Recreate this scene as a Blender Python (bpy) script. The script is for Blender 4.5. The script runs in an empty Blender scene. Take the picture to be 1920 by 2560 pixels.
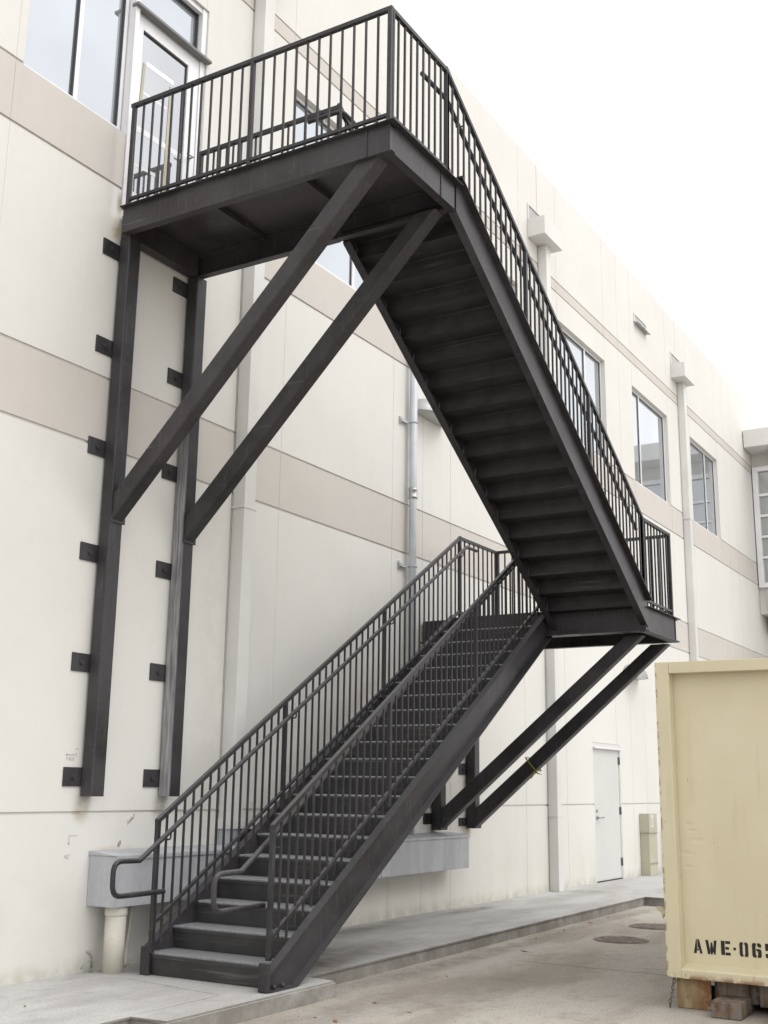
import bpy, bmesh, math, random
from mathutils import Vector, Matrix
random.seed(7)
R = math.radians
scene = bpy.context.scene
COL = scene.collection
CAM = Vector((0.0, -7.0771, 1.4724))

# ------------------------------------------------------------------ materials
def nt(name):
    m = bpy.data.materials.new(name); m.use_nodes = True
    t = m.node_tree; b = t.nodes['Principled BSDF']
    return m, t, b
class G:
    """small helper to wire shader nodes"""
    def __init__(s, t): s.t = t
    def n(s, typ, **k):
        o = s.t.nodes.new(typ)
        for a, v in k.items(): setattr(o, a, v)
        return o
    def link(s, a, b): s.t.links.new(a, b)
    def val(s, sock, v):
        if hasattr(v, 'is_linked') or hasattr(v, 'links'): s.link(v, sock)
        else: sock.default_value = v
    def math(s, op, a, b=0.0, c=None, clamp=False):
        o = s.n('ShaderNodeMath', operation=op, use_clamp=clamp)
        s.val(o.inputs[0], a); s.val(o.inputs[1], b)
        if c is not None: s.val(o.inputs[2], c)
        return o.outputs[0]
    def mapr(s, v, a, b, c=0.0, d=1.0, smooth=True):
        o = s.n('ShaderNodeMapRange'); o.interpolation_type = 'SMOOTHSTEP' if smooth else 'LINEAR'
        s.val(o.inputs[0], v)
        for i, x in enumerate((a, b, c, d)): o.inputs[1 + i].default_value = x
        return o.outputs[0]
    def mix(s, f, a, b, mode='MIX'):
        o = s.n('ShaderNodeMix', data_type='RGBA', blend_type=mode)
        s.val(o.inputs[0], f); s.val(o.inputs[6], a); s.val(o.inputs[7], b)
        return o.outputs[2]
    def pos(s): return s.n('ShaderNodeNewGeometry').outputs['Position']
    def normal(s): return s.n('ShaderNodeNewGeometry').outputs['Normal']
    def sep(s, v):
        o = s.n('ShaderNodeSeparateXYZ'); s.link(v, o.inputs[0]); return o.outputs
    def scaled(s, v, sc):
        o = s.n('ShaderNodeMapping'); s.link(v, o.inputs[0]); o.inputs['Scale'].default_value = sc; return o.outputs[0]
    def noise(s, v, scale, detail=4, rough=.55):
        o = s.n('ShaderNodeTexNoise'); s.link(v, o.inputs['Vector'])
        o.inputs['Scale'].default_value = scale; o.inputs['Detail'].default_value = detail; o.inputs['Roughness'].default_value = rough
        return o.outputs['Fac']
    def bump(s, h, strength, dist, b):
        o = s.n('ShaderNodeBump'); o.inputs['Strength'].default_value = strength; o.inputs['Distance'].default_value = dist
        s.link(h, o.inputs['Height']); s.link(o.outputs[0], b.inputs['Normal'])
def rgb(c): return (c[0], c[1], c[2], 1.0)

def steel(name, lo=(.029, .027, .029), hi=(.052, .048, .053), dust=.10, rough=(.34, .56)):
    m, t, b = nt(name); g = G(t); p = g.pos()
    n1 = g.noise(p, 2.2, 6); n2 = g.noise(p, 26, 3); n3 = g.noise(g.scaled(p, (9, 9, .7)), 3, 4)
    c = g.mix(g.mapr(n1, .3, .7), rgb(lo), rgb(hi))
    c = g.mix(g.math('MULTIPLY', g.mapr(n2, .52, .78), .5), c, rgb((.075, .07, .07)))
    c = g.mix(g.math('MULTIPLY', g.mapr(n3, .54, .76), .6), c, rgb((.085, .08, .085)))
    n5 = g.noise(g.scaled(p, (1.2, 1.2, 1.2)), 1.7, 8, .7)
    c = g.mix(g.math('MULTIPLY', g.mapr(n5, .60, .72), .5), c, rgb((.09, .07, .06)))
    scr = g.noise(g.scaled(p, (38, 1.1, 38)), 1.0, 3)
    c = g.mix(g.math('MULTIPLY', g.mapr(scr, .70, .76), .45), c, rgb((.16, .15, .145)))
    nz = g.sep(g.normal())[2]
    up = g.mapr(nz, .35, .95)
    c = g.mix(g.math('MULTIPLY', up, dust * 3), c, rgb((.13, .13, .135)))
    sp = g.noise(p, 70, 2)
    c = g.mix(g.math('MULTIPLY', g.mapr(sp, .73, .78), .5), c, rgb((.3, .29, .27)))
    g.link(c, b.inputs['Base Color'])
    g.link(g.mapr(n1, .3, .7, rough[0], rough[1]), b.inputs['Roughness'])
    b.inputs['Specular IOR Level'].default_value = .35
    g.bump(n2, .12, .003, b)
    return m
def worn_steel():
    m, t, b = nt('worn_steel'); g = G(t); p = g.pos(); s = g.sep(p); nx = g.sep(g.normal())
    n1 = g.noise(g.scaled(p, (14, 14, .55)), 2.0, 5); n2 = g.noise(p, 3, 5); n3 = g.noise(g.scaled(p, (60, 60, 3)), 1.0, 3)
    base = g.mix(g.mapr(n2, .3, .7), rgb((.026, .024, .026)), rgb((.046, .042, .047)))
    face = g.math('MULTIPLY', g.mapr(nx[0], -.5, -.9), g.mapr(s[2], 5.3, 3.6))
    w = g.math('MULTIPLY', face, g.mapr(n1, .15, .5))
    grey = g.mix(g.mapr(n3, .3, .7), rgb((.17, .17, .175)), rgb((.36, .36, .365)))
    c = g.mix(w, base, grey)
    g.link(c, b.inputs['Base Color']); b.inputs['Roughness'].default_value = .5
    b.inputs['Specular IOR Level'].default_value = .35
    g.bump(n2, .1, .003, b)
    return m
def tread_mat():
    m, t, b = nt('checker_plate'); g = G(t); p = g.pos(); s = g.sep(p)
    n1 = g.noise(p, 5, 5); n2 = g.noise(p, 150, 2)
    c = g.mix(g.mapr(n1, .3, .7), rgb((.024, .0235, .024)), rgb((.041, .040, .041)))
    scr = g.noise(g.scaled(p, (30, 1.0, 30)), 1.0, 4)
    c = g.mix(g.math('MULTIPLY', g.mapr(scr, .60, .72), .45), c, rgb((.15, .147, .14)))
    up = g.mapr(g.sep(g.normal())[2], .15, .6)
    c = g.mix(g.math('MULTIPLY', up, .85), c, rgb((.19, .195, .205)))  # lighter upward faces: worn nosing edges plus their sky highlight put into the colour
    c = g.mix(g.math('MULTIPLY', g.math('MULTIPLY', up, g.mapr(n2, .50, .62)), .8), c, rgb((.50, .51, .53)))
    g.link(c, b.inputs['Base Color']); b.inputs['Roughness'].default_value = .5
    g.bump(n2, .3, .004, b)
    return m
def wall_mat(name, a, bcol):
    m, t, b = nt(name); g = G(t); p = g.pos(); s = g.sep(p)
    n1 = g.noise(p, .45, 6, .6); n2 = g.noise(p, 6, 5, .6); n3 = g.noise(g.scaled(p, (5, 5, .22)), 1.3, 5); n4 = g.noise(p, 45, 3)
    c = g.mix(g.mapr(n1, .3, .7), rgb(a), rgb(bcol))
    c = g.mix(g.math('MULTIPLY', g.mapr(n2, .5, .75), .18), c, rgb([x * .88 for x in a]))
    c = g.mix(g.math('MULTIPLY', g.mapr(n3, .5, .8), .13), c, rgb((a[0] * .82, a[1] * .81, a[2] * .77)))
    low = g.math('MULTIPLY', g.mapr(s[2], 1.1, .0), g.mapr(g.noise(g.scaled(p, (2, 2, .8)), 1.5, 5), .25, .75))
    c = g.mix(g.math('MULTIPLY', low, .36), c, rgb((.56, .52, .42)))
    foot = g.math('MULTIPLY', g.mapr(s[2], .16, .0), g.mapr(n2, .3, .6))
    c = g.mix(g.math('MULTIPLY', foot, .4), c, rgb((.34, .30, .22)))
    # small speckle of pores
    c = g.mix(g.math('MULTIPLY', g.mapr(n4, .68, .76), .3), c, rgb((.38, .36, .32)))
    # weathering streak and rust beside the landing support, grime below the column feet
    def blob(x, z, rx, rz, col, k, c):
        dx = g.math('DIVIDE', g.math('SUBTRACT', s[0], x), rx); dz = g.math('DIVIDE', g.math('SUBTRACT', s[2], z), rz)
        d = g.math('SQRT', g.math('ADD', g.math('MULTIPLY', dx, dx), g.math('MULTIPLY', dz, dz)))
        f = g.math('MULTIPLY', g.mapr(d, 1.0, .15), g.mapr(n2, .25, .6))
        return g.mix(g.math('MULTIPLY', f, k), c, rgb(col))
    c = blob(6.95, 6.36, .07, .13, (.50, .33, .12), .9, c)
    c = blob(6.97, 6.62, .05, .16, (.30, .25, .17), .8, c)
    c = blob(7.03, 1.26, .13, .16, (.46, .39, .27), .7, c)
    c = blob(7.97, 1.24, .12, .18, (.40, .37, .30), .7, c)
    c = blob(13.9, .97, .22, .16, (.45, .38, .25), .7, c)
    c = blob(13.0, .92, .25, .12, (.40, .34, .24), .8, c)
    c = blob(7.45, .93, .4, .05, (.55, .45, .34), .5, c)
    c = blob(12.3, 4.5, .22, 2.2, (.50, .48, .44), .35, c)
    c = blob(8.7, 2.6, .5, 2.4, (.52, .50, .45), .3, c)
    g.link(c, b.inputs['Base Color']); b.inputs['Roughness'].default_value = .85
    b.inputs['Specular IOR Level'].default_value = .2
    g.bump(g.math('ADD', n4, n2), .15, .006, b)
    return m
def concrete(name, a, bcol, dirt, lines=(), stain_shade=None):
    m, t, b = nt(name); g = G(t); p = g.pos(); s = g.sep(p)
    n1 = g.noise(p, .5, 7, .6); n2 = g.noise(p, 4.5, 6, .65); n3 = g.noise(p, 60, 3); n4 = g.noise(g.scaled(p, (.35, 1.2, 1)), 1.1, 6, .6)
    c = g.mix(g.mapr(n1, .3, .7), rgb(a), rgb(bcol))
    c = g.mix(g.math('MULTIPLY', g.mapr(n4, .42, .62), .85), c, rgb(dirt))
    c = g.mix(g.math('MULTIPLY', g.mapr(n2, .52, .7), .5), c, rgb([x * .8 for x in dirt]))
    c = g.mix(g.math('MULTIPLY', g.mapr(n2, .42, .25), .25), c, rgb([min(.8, x * 1.25) for x in bcol]))
    c = g.mix(g.math('MULTIPLY', g.mapr(n3, .5, .66), .5), c, rgb([x * .6 for x in dirt]))
    wob = g.math('MULTIPLY', g.math('SUBTRACT', g.noise(p, 7, 3), .5), .05)
    for (x0, y0, x1, y1, w, k) in lines:
        L = math.hypot(x1 - x0, y1 - y0); ux, uy = (x1 - x0) / L, (y1 - y0) / L
        dx = g.math('SUBTRACT', s[0], x0); dy = g.math('SUBTRACT', s[1], y0)
        along = g.math('ADD', g.math('MULTIPLY', dx, ux), g.math('MULTIPLY', dy, uy))
        across = g.math('ABSOLUTE', g.math('ADD', g.math('SUBTRACT', g.math('MULTIPLY', dy, ux), g.math('MULTIPLY', dx, uy)), wob))
        f = g.math('MULTIPLY', g.mapr(across, w, w * .3), g.math('MULTIPLY', g.mapr(along, 0, .05), g.mapr(along, L, L - .05)))
        c = g.mix(g.math('MULTIPLY', f, k), c, rgb((.13, .10, .08)))
    # side faces (kerb) are dirtier
    nz = g.sep(g.normal())[2]
    side = g.mapr(nz, .7, .3)
    c = g.mix(g.math('MULTIPLY', side, g.mapr(n2, .2, .65, .45, .95)), c, rgb((.205, .19, .168)))
    if stain_shade:  # soft dark spots: ground stains, and a painted contact shadow under the stair
        for (x, y, rx, ry, k) in stain_shade:
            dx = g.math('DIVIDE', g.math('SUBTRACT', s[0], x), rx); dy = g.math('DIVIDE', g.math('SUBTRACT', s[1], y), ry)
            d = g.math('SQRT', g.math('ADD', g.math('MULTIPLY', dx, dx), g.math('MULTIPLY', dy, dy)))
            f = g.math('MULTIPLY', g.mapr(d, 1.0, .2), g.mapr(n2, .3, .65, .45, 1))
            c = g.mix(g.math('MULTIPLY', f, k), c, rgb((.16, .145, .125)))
    g.link(c, b.inputs['Base Color']); b.inputs['Roughness'].default_value = .9
    b.inputs['Specular IOR Level'].default_value = .2
    g.bump(g.math('ADD', n3, n2), .25, .006, b)
    return m
def paint(name, a, bcol=None, rough=.6, metal=0.0, nscale=3.0, bump=.1, spec=.3, speck=None):
    m, t, b = nt(name); g = G(t); p = g.pos(); bcol = bcol or [x * .9 for x in a]
    n1 = g.noise(p, nscale, 6); n2 = g.noise(p, nscale * 12, 3)
    c = g.mix(g.mapr(n1, .3, .7), rgb(a), rgb(bcol))
    if speck: c = g.mix(g.math('MULTIPLY', g.mapr(n2, .6, .72), .7), c, rgb(speck))
    g.link(c, b.inputs['Base Color']); b.inputs['Roughness'].default_value = rough
    b.inputs['Metallic'].default_value = metal; b.inputs['Specular IOR Level'].default_value = spec
    if bump: g.bump(n2, bump, .004, b)
    return m
def galv(name):
    m, t, b = nt(name); g = G(t); p = g.pos()
    n1 = g.noise(g.scaled(p, (3, 3, .5)), 1.5, 6); n2 = g.noise(p, 18, 4)
    c = g.mix(g.mapr(n1, .3, .7), rgb((.40, .41, .44)), rgb((.50, .51, .54)))
    c = g.mix(g.math('MULTIPLY', g.mapr(n2, .5, .7), .3), c, rgb((.34, .345, .36)))
    g.link(c, b.inputs['Base Color']); b.inputs['Roughness'].default_value = .6; b.inputs['Metallic'].default_value = .08
    return m
def beige_metal():
    m, t, b = nt('container_paint'); g = G(t); p = g.pos(); s = g.sep(p)
    n1 = g.noise(p, 1.6, 6); n2 = g.noise(p, 14, 5); n3 = g.noise(g.scaled(p, (6, 6, .6)), 2, 5)
    c = g.mix(g.mapr(n1, .3, .7), rgb((.585, .525, .36)), rgb((.625, .57, .41)))
    c = g.mix(g.math('MULTIPLY', g.mapr(n3, .55, .8), .35), c, rgb((.44, .38, .235)))
    edge = g.math('MULTIPLY', g.mapr(s[2], .155, .095), g.mapr(n2, .38, .58))
    c = g.mix(edge, c, rgb((.19, .07, .025)))
    c = g.mix(g.math('MULTIPLY', g.mapr(n2, .72, .77), .6), c, rgb((.25, .13, .06)))
    redge = g.math('MULTIPLY', g.mapr(s[1], -4.172, -4.150), g.mapr(n2, .46, .58))
    c = g.mix(g.math('MULTIPLY', redge, .8), c, rgb((.24, .12, .055)))
    runs = g.noise(g.scaled(p, (14, 14, .5)), 1.6, 4)
    c = g.mix(g.math('MULTIPLY', g.math('MULTIPLY', g.mapr(runs, .60, .75), g.mapr(s[2], .9, .2)), .4), c, rgb((.36, .24, .12)))
    # uneven panel: shallow dents
    def gauss(y, z, r, r2):
        dy = g.math('DIVIDE', g.math('SUBTRACT', s[1], y), r); dz = g.math('DIVIDE', g.math('SUBTRACT', s[2], z), r2)
        return g.mapr(g.math('SQRT', g.math('ADD', g.math('MULTIPLY', dy, dy), g.math('MULTIPLY', dz, dz))), 1, 0)
    h = None
    for a in ((-4.33, 1.22, .05, .03), (-4.40, 1.10, .09, .03), (-4.31, 1.0, .07, .03), (-4.32, .9, .05, .02), (-4.36, 1.17, .06, .02)):
        q = gauss(*a); h = q if h is None else g.math('ADD', h, q)
    hh = g.math('ADD', g.math('MULTIPLY', h, -.35), g.math('MULTIPLY', g.noise(p, 1.1, 2), 1.8))
    g.link(c, b.inputs['Base Color']); b.inputs['Roughness'].default_value = .5; b.inputs['Specular IOR Level'].default_value = .4
    g.bump(hh, .5, .02, b)
    return m
def rust_mat():
    m, t, b = nt('rusty_steel'); g = G(t); p = g.pos()
    n1 = g.noise(g.scaled(p, (5, 5, 2)), 2.5, 6); n2 = g.noise(p, 22, 5)
    c = g.mix(g.mapr(n1, .35, .65), rgb((.20, .155, .105)), rgb((.105, .06, .035)))
    c = g.mix(g.mapr(n2, .45, .65), c, rgb((.16, .15, .14)))
    g.link(c, b.inputs['Base Color']); b.inputs['Roughness'].default_value = .8
    return m
def board_mat():
    m, t, b = nt('rust_stained_plate'); g = G(t); p = g.pos(); s = g.sep(p)
    n1 = g.noise(g.scaled(p, (6, 6, 1.5)), 2.5, 6); n2 = g.noise(p, 20, 5)
    c = g.mix(g.mapr(n1, .3, .65), rgb((.36, .29, .17)), rgb((.24, .165, .085)))
    c = g.mix(g.math('MULTIPLY', g.mapr(s[1], -4.28, -4.42), g.mapr(n2, .3, .55)), c, rgb((.20, .09, .035)))
    c = g.mix(g.math('MULTIPLY', g.mapr(n2, .6, .7), .5), c, rgb((.18, .10, .05)))
    g.link(c, b.inputs['Base Color']); b.inputs['Roughness'].default_value = .8
    return m
def glass(name, tint, metal=.75):
    m, t, b = nt(name); g = G(t); p = g.pos()
    n = g.noise(p, .9, 2)
    c = g.mix(g.mapr(n, .3, .7), rgb(tint), rgb([x * .93 for x in tint]))
    g.link(c, b.inputs['Base Color']); b.inputs['Metallic'].default_value = metal; b.inputs['Roughness'].default_value = .04
    g.bump(n, .05, .01, b)
    return m
M = {}
M['steel'] = steel('dark_bronze_steel')
M['rail'] = steel('dark_rail_steel', (.026, .025, .0265), (.046, .043, .048), .2)
M['worn'] = worn_steel()
M['tread'] = tread_mat()
M['wall'] = wall_mat('painted_concrete', (.68, .67, .634), (.72, .71, .674))
M['band'] = wall_mat('tan_concrete_band', (.575, .543, .505), (.61, .577, .54))
M['duct'] = paint('duct_paint', (.70, .695, .675), (.65, .645, .625), .55, nscale=1.5)
M['white'] = paint('white_aluminium', (.80, .795, .81), (.74, .74, .755), .4, .1)
M['gasket'] = paint('dark_gasket', (.05, .052, .055), rough=.5, bump=0)
M['grey_metal'] = paint('grey_header', (.22, .22, .21), rough=.6, bump=0)
M['galv'] = galv('galvanised_sheet')
M['pipe'] = paint('zinc_pipe', (.56, .585, .61), (.48, .505, .53), .5, .2, 4)
M['cream'] = paint('cream_pipe_paint', (.64, .62, .545), (.58, .555, .475), .6, speck=(.46, .43, .37), nscale=4)
M['beige'] = beige_metal()
M['rust'] = rust_mat(); M['board'] = board_mat()
M['black'] = paint('black_stencil', (.018, .016, .018), (.03, .026, .026), .7, bump=0)
M['rubber'] = paint('black_rubber', (.02, .02, .02), rough=.8)
M['door'] = paint('door_paint', (.64, .635, .62), (.61, .605, .59), .5, nscale=1.2)
M['chrome'] = paint('satin_chrome', (.45, .45, .46), rough=.3, metal=.9, bump=0)
M['hinge'] = paint('hinge_metal', (.14, .14, .15), rough=.4, metal=.5, bump=0)
M['cab'] = paint('cabinet_paint', (.50, .475, .37), (.45, .43, .33), .55, nscale=2)
M['label'] = paint('label_white', (.66, .66, .70), bump=0)
M['cgrey'] = paint('cabinet_grey', (.33, .33, .31), (.28, .28, .265), .6)
M['iron'] = paint('cast_iron_lid', (.20, .165, .15), (.30, .25, .22), .8, nscale=9, bump=.5)
M['tape'] = paint('yellow_tape', (.42, .36, .06), (.32, .28, .05), .4, bump=0)
M['leaf'] = paint('dry_leaf', (.22, .10, .035), (.30, .16, .06), .8)
M['pencil'] = paint('pencil_lead', (.27, .26, .25), (.36, .34, .32), .9, bump=0)
M['lamp'] = paint('lamp_housing', (.42, .42, .42), (.36, .36, .36), .4, .3)
M['lens'] = paint('lamp_lens', (.55, .56, .54), rough=.25, bump=0)
M['glass'] = glass('window_glass', (.50, .53, .565))
M['glass_dark'] = glass('door_glass', (.47, .48, .505), .8)
M['pane'] = glass('curtain_glass', (.42, .435, .44), .6)
M['road'] = concrete('road_concrete', (.45, .418, .375), (.50, .468, .425), (.335, .298, .255),
    [(10.67, -2.17, 10.5, -9, .02, .75), (4.6, -1.6, 4.3, -9, .02, .6), (16.5, -1.6, 16.3, -9, .018, .6), (2, -6.2, 24, -6.0, .02, .6)],
    [(7.2, -2.25, 2.0, .35, .45), (10.5, -1.75, 3.5, .22, .5), (14.5, -1.65, 3, .2, .4), (9.0, -2.6, 1.6, .5, .3)])
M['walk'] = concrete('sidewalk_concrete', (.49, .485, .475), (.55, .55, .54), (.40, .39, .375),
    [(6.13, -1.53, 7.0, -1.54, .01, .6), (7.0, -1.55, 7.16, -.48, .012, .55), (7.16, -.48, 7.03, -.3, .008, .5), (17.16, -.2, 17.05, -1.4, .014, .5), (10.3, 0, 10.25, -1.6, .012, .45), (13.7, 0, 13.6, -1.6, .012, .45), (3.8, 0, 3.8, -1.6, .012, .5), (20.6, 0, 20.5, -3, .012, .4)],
    [(8.75, -1.28, .6, .28, .9), (9.3, -1.05, 1.3, .5, .7), (10.8, -.25, 1.9, .25, .55), (13.4, -.28, 1.1, .2, .6), (8.4, -1.4, .5, .4, .6), (16.9, -.45, .5, .5, .3)])  # stains by the wall; spots under the lower flight paint its contact shadow

# ------------------------------------------------------------------ geometry helpers
def box(bm, x0, x1, y0, y1, z0, z1, bev=0, mi=0):
    vs = [bm.verts.new(v) for v in ((x0, y0, z0), (x1, y0, z0), (x1, y1, z0), (x0, y1, z0), (x0, y0, z1), (x1, y0, z1), (x1, y1, z1), (x0, y1, z1))]
    fs = [bm.faces.new([vs[i] for i in f]) for f in ((3, 2, 1, 0), (4, 5, 6, 7), (0, 1, 5, 4), (1, 2, 6, 5), (2, 3, 7, 6), (3, 0, 4, 7))]
    for f in fs: f.material_index = mi
    if bev:
        es = list({e for f in fs for e in f.edges})
        bmesh.ops.bevel(bm, geom=es, offset=bev, segments=2, affect='EDGES', profile=.6)
def prism(bm, pts, d, mi=0):
    """extrude planar polygon pts (Vectors) by vector d"""
    a = [bm.verts.new(p) for p in pts]; b = [bm.verts.new(Vector(p) + Vector(d)) for p in pts]
    n = len(a); fs = [bm.faces.new(a), bm.faces.new(list(reversed(b)))]
    for i in range(n): fs.append(bm.faces.new((a[i], b[i], b[(i + 1) % n], a[(i + 1) % n])))
    for f in fs: f.material_index = mi
    return fs
def bar(bm, p0, p1, w, h, up=(0, 0, 1), bev=0):
    """rectangular bar from p0 to p1, w across, h along 'up'"""
    p0, p1 = Vector(p0), Vector(p1); d = (p1 - p0).normalized(); u = Vector(up); s = d.cross(u)
    if s.length < 1e-4: u = Vector((1, 0, 0)); s = d.cross(u)
    s.normalize(); u = s.cross(d).normalized()
    q = [p0 + s * a * w / 2 + u * b * h / 2 for a, b in ((-1, -1), (1, -1), (1, 1), (-1, 1))]
    fs = prism(bm, q, p1 - p0)
    if bev:
        es = [e for e in {e for f in fs for e in f.edges} if abs((e.verts[0].co - e.verts[1].co).normalized().dot(d)) > .95]
        bmesh.ops.bevel(bm, geom=es, offset=bev, segments=3, affect='EDGES', profile=.5)
def tube(bm, pts, r, seg=10, cap=True):
    pts = [Vector(p) for p in pts]; rings = []
    up = None
    for i, p in enumerate(pts):
        if i == 0: d = pts[1] - p
        elif i == len(pts) - 1: d = p - pts[i - 1]
        else: d = (pts[i + 1] - p).normalized() + (p - pts[i - 1]).normalized()
        d.normalize()
        if up is None:
            up = Vector((0, 0, 1)) if abs(d.z) < .9 else Vector((1, 0, 0))
        s = d.cross(up).normalized(); u = s.cross(d).normalized(); up = u
        rr = r[i] if isinstance(r, (list, tuple)) else r
        k = 1.0
        if 0 < i < len(pts) - 1:
            c = (pts[i + 1] - p).normalized().dot((p - pts[i - 1]).normalized()); k = 1 / max(.5, math.sqrt((1 + c) / 2))
        rings.append([bm.verts.new(p + (s * math.cos(a) * k + u * math.sin(a)) * rr) for a in [2 * math.pi * j / seg for j in range(seg)]])
    for a, b in zip(rings, rings[1:]):
        for j in range(seg):
            f = bm.faces.new((a[j], a[(j + 1) % seg], b[(j + 1) % seg], b[j])); f.smooth = True
    if cap:
        bm.faces.new(list(reversed(rings[0]))); bm.faces.new(rings[-1])
def fillet(pts, r, n=5, soft=None):
    """round the corners of a polyline"""
    pts = [Vector(p) for p in pts]; out = [pts[0]]
    for j, (a, b, c) in enumerate(zip(pts, pts[1:], pts[2:])):
        u = (a - b).normalized(); v = (c - b).normalized(); k = min(r if soft is None or j in soft else .006, (a - b).length * .45, (c - b).length * .45)
        for i in range(n + 1):
            t = i / n; out.append((b + u * k) * (1 - t) ** 2 + b * 2 * t * (1 - t) + (b + v * k) * t * t)
    out.append(pts[-1]); return out
def cyl(bm, c, r, d, seg=16, r2=None):
    tube(bm, [Vector(c), Vector(c) + Vector(d)], [r, r if r2 is None else r2], seg)
ORI = {}
def obj(name, bm, mat, parent=None, label=None, cat=None, group=None, kind=None):
    bmesh.ops.recalc_face_normals(bm, faces=bm.faces)
    me = bpy.data.meshes.new(name); bm.to_mesh(me); bm.free()
    mats = mat if isinstance(mat, (list, tuple)) else [mat]
    for m in mats: me.materials.append(m)
    co = [v.co for v in me.vertices]
    lo = Vector([min(c[i] for c in co) for i in range(3)]); hi = Vector([max(c[i] for c in co) for i in range(3)])
    o0 = Vector(((lo.x + hi.x) / 2, (lo.y + hi.y) / 2, lo.z))
    me.transform(Matrix.Translation(-o0))
    o = bpy.data.objects.new(name, me); COL.objects.link(o); ORI[o.name] = o0
    if parent: o.parent = parent; o.location = o0 - ORI[parent.name]
    else: o.location = o0
    tag(o, label, cat, group, kind)
    return o
def tag(o, label=None, cat=None, group=None, kind=None):
    for k, v in (('label', label), ('category', cat), ('group', group), ('kind', kind)):
        if v: o[k] = v
def thing(name, loc, label, cat, group=None):
    o = bpy.data.objects.new(name, None); COL.objects.link(o); o.location = loc; ORI[o.name] = Vector(loc)
    o.empty_display_size = .2
    tag(o, label, cat, group); return o
def dup_part(o, off, parent):
    c = o.copy(); COL.objects.link(c); c.parent = parent; c.location = Vector(o.location) + Vector(off); return c
def dup_thing(root, loc, label):
    r = root.copy(); COL.objects.link(r); r.location = loc; r['label'] = label; ORI[r.name] = Vector(loc)
    for ch in [o for o in COL.objects if o.parent == root]:
        c = ch.copy(); COL.objects.link(c); c.parent = r
        for gch in [o for o in COL.objects if o.parent == ch]:
            d = gch.copy(); COL.objects.link(d); d.parent = c
    return r
BM = bmesh.new

# ------------------------------------------------------------------ setting: ground, sidewalk
GZ = -.12
bm = BM(); s = 400
n = 24
box(bm, -s, s, -s, s, GZ - .5, GZ)
obj('ground', bm, M['road'], kind='structure')
bm = BM()
prism(bm, [(-14, .05, -.4), (-14, -1.54, -.4), (6.07, -1.54, -.4), (6.06, -1.86, -.4), (8.02, -1.86, -.4), (8.03, -1.545, -.4), (16.68, -1.41, -.4), (16.72, -9.5, -.4), (31.7, -9.5, -.4), (31.7, .05, -.4)][::-1], (0, 0, .4))
es = [e for e in bm.edges if all(abs(v.co.z) < 1e-5 for v in e.verts) and all(v.co.y < -1 for v in e.verts)]
bmesh.ops.bevel(bm, geom=es, offset=.014, segments=2, affect='EDGES')
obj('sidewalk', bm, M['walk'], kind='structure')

# ------------------------------------------------------------------ building
bays = [8.78 - 7.77, 8.78, 16.58, 24.29]
bld = thing('concrete_building', (12, 0, 0), 'long off-white concrete building with tan bands and upper floor windows', 'building')
DX = [1.03, 8.78, 16.58, 24.29, 32.0]
reveal = []
for d in DX:
    reveal += [(d - .77, .010, .0035), (d + .79, .010, .0035), (d, .016, .03)]
for a, b in zip(DX, DX[1:]):
    c = (a + b) / 2; reveal += [(c, .010, .0035), (c - .77, .010, .0035), (c + .77, .010, .0035)]
grooves = [1.2319, 4.3037, 4.9297, 6.7757, 7.3488, 9.8181, 10.0199]
wins = [(5.76, 6.985, 7.35, 9.33), (6.985, 8.05, 6.58, 9.33)]
for d in DX:
    if d > 9: wins.append((d - 3.08, d - .82, 7.36, 9.33))
    wins.append((d + .84, d + 3.1, 7.36, 9.33))
wins = [w for w in wins if w[1] < 30.5]
door_open = (18.51, 19.80, 0.0, 2.235)
ops = wins + [door_open]
X0, X1, ZT = -9.0, 42.0, 11.86
xs = {X0, X1}; zs = {-.3, ZT}
for x, w, dp in reveal: xs |= {round(x - w / 2, 4), round(x + w / 2, 4)}
for z in grooves: zs |= {round(z - .013, 4), round(z + .013, 4)}
for o in ops: xs |= {o[0], o[1]}; zs |= {o[2], o[3]}
xs = sorted(x for x in xs if X0 <= x <= X1); zs = sorted(zs)
def cell(x, z):
    for o in ops:
        if o[0] < x < o[1] and o[2] < z < o[3]: return .14 if o is not door_open else .05, 2
    d = 0.0
    for rx, w, dp in reveal:
        if abs(x - rx) < w / 2: d = dp
    for gz in grooves:
        if abs(z - gz) < .013: d = max(d, .018)
    mi = 0
    if grooves[1] < z < grooves[2] or grooves[3] < z < grooves[4] or grooves[5] < z < grooves[6]: mi = 1
    return d, mi
bm = BM()
gridd = [[cell((xs[i] + xs[i + 1]) / 2, (zs[j] + zs[j + 1]) / 2) for j in range(len(zs) - 1)] for i in range(len(xs) - 1)]
def quad(vs, mi):
    f = bm.faces.new([bm.verts.new(v) for v in vs]); f.material_index = mi
for i in range(len(xs) - 1):
    for j in range(len(zs) - 1):
        d, mi = gridd[i][j]; x0, x1, z0, z1 = xs[i], xs[i + 1], zs[j], zs[j + 1]
        quad(((x0, d, z0), (x1, d, z0), (x1, d, z1), (x0, d, z1)), 0 if mi == 2 else mi)
        if i + 1 < len(xs) - 1:
            d2, m2 = gridd[i + 1][j]
            if abs(d2 - d) > 1e-6: quad(((x1, d, z0), (x1, d2, z0), (x1, d2, z1), (x1, d, z1)), (m2 if d > d2 else mi) % 2)
        if j + 1 < len(zs) - 1:
            d2, m2 = gridd[i][j + 1]
            if abs(d2 - d) > 1e-6: quad(((x0, d, z1), (x1, d, z1), (x1, d2, z1), (x0, d2, z1)), (m2 if d > d2 else mi) % 2)
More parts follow.
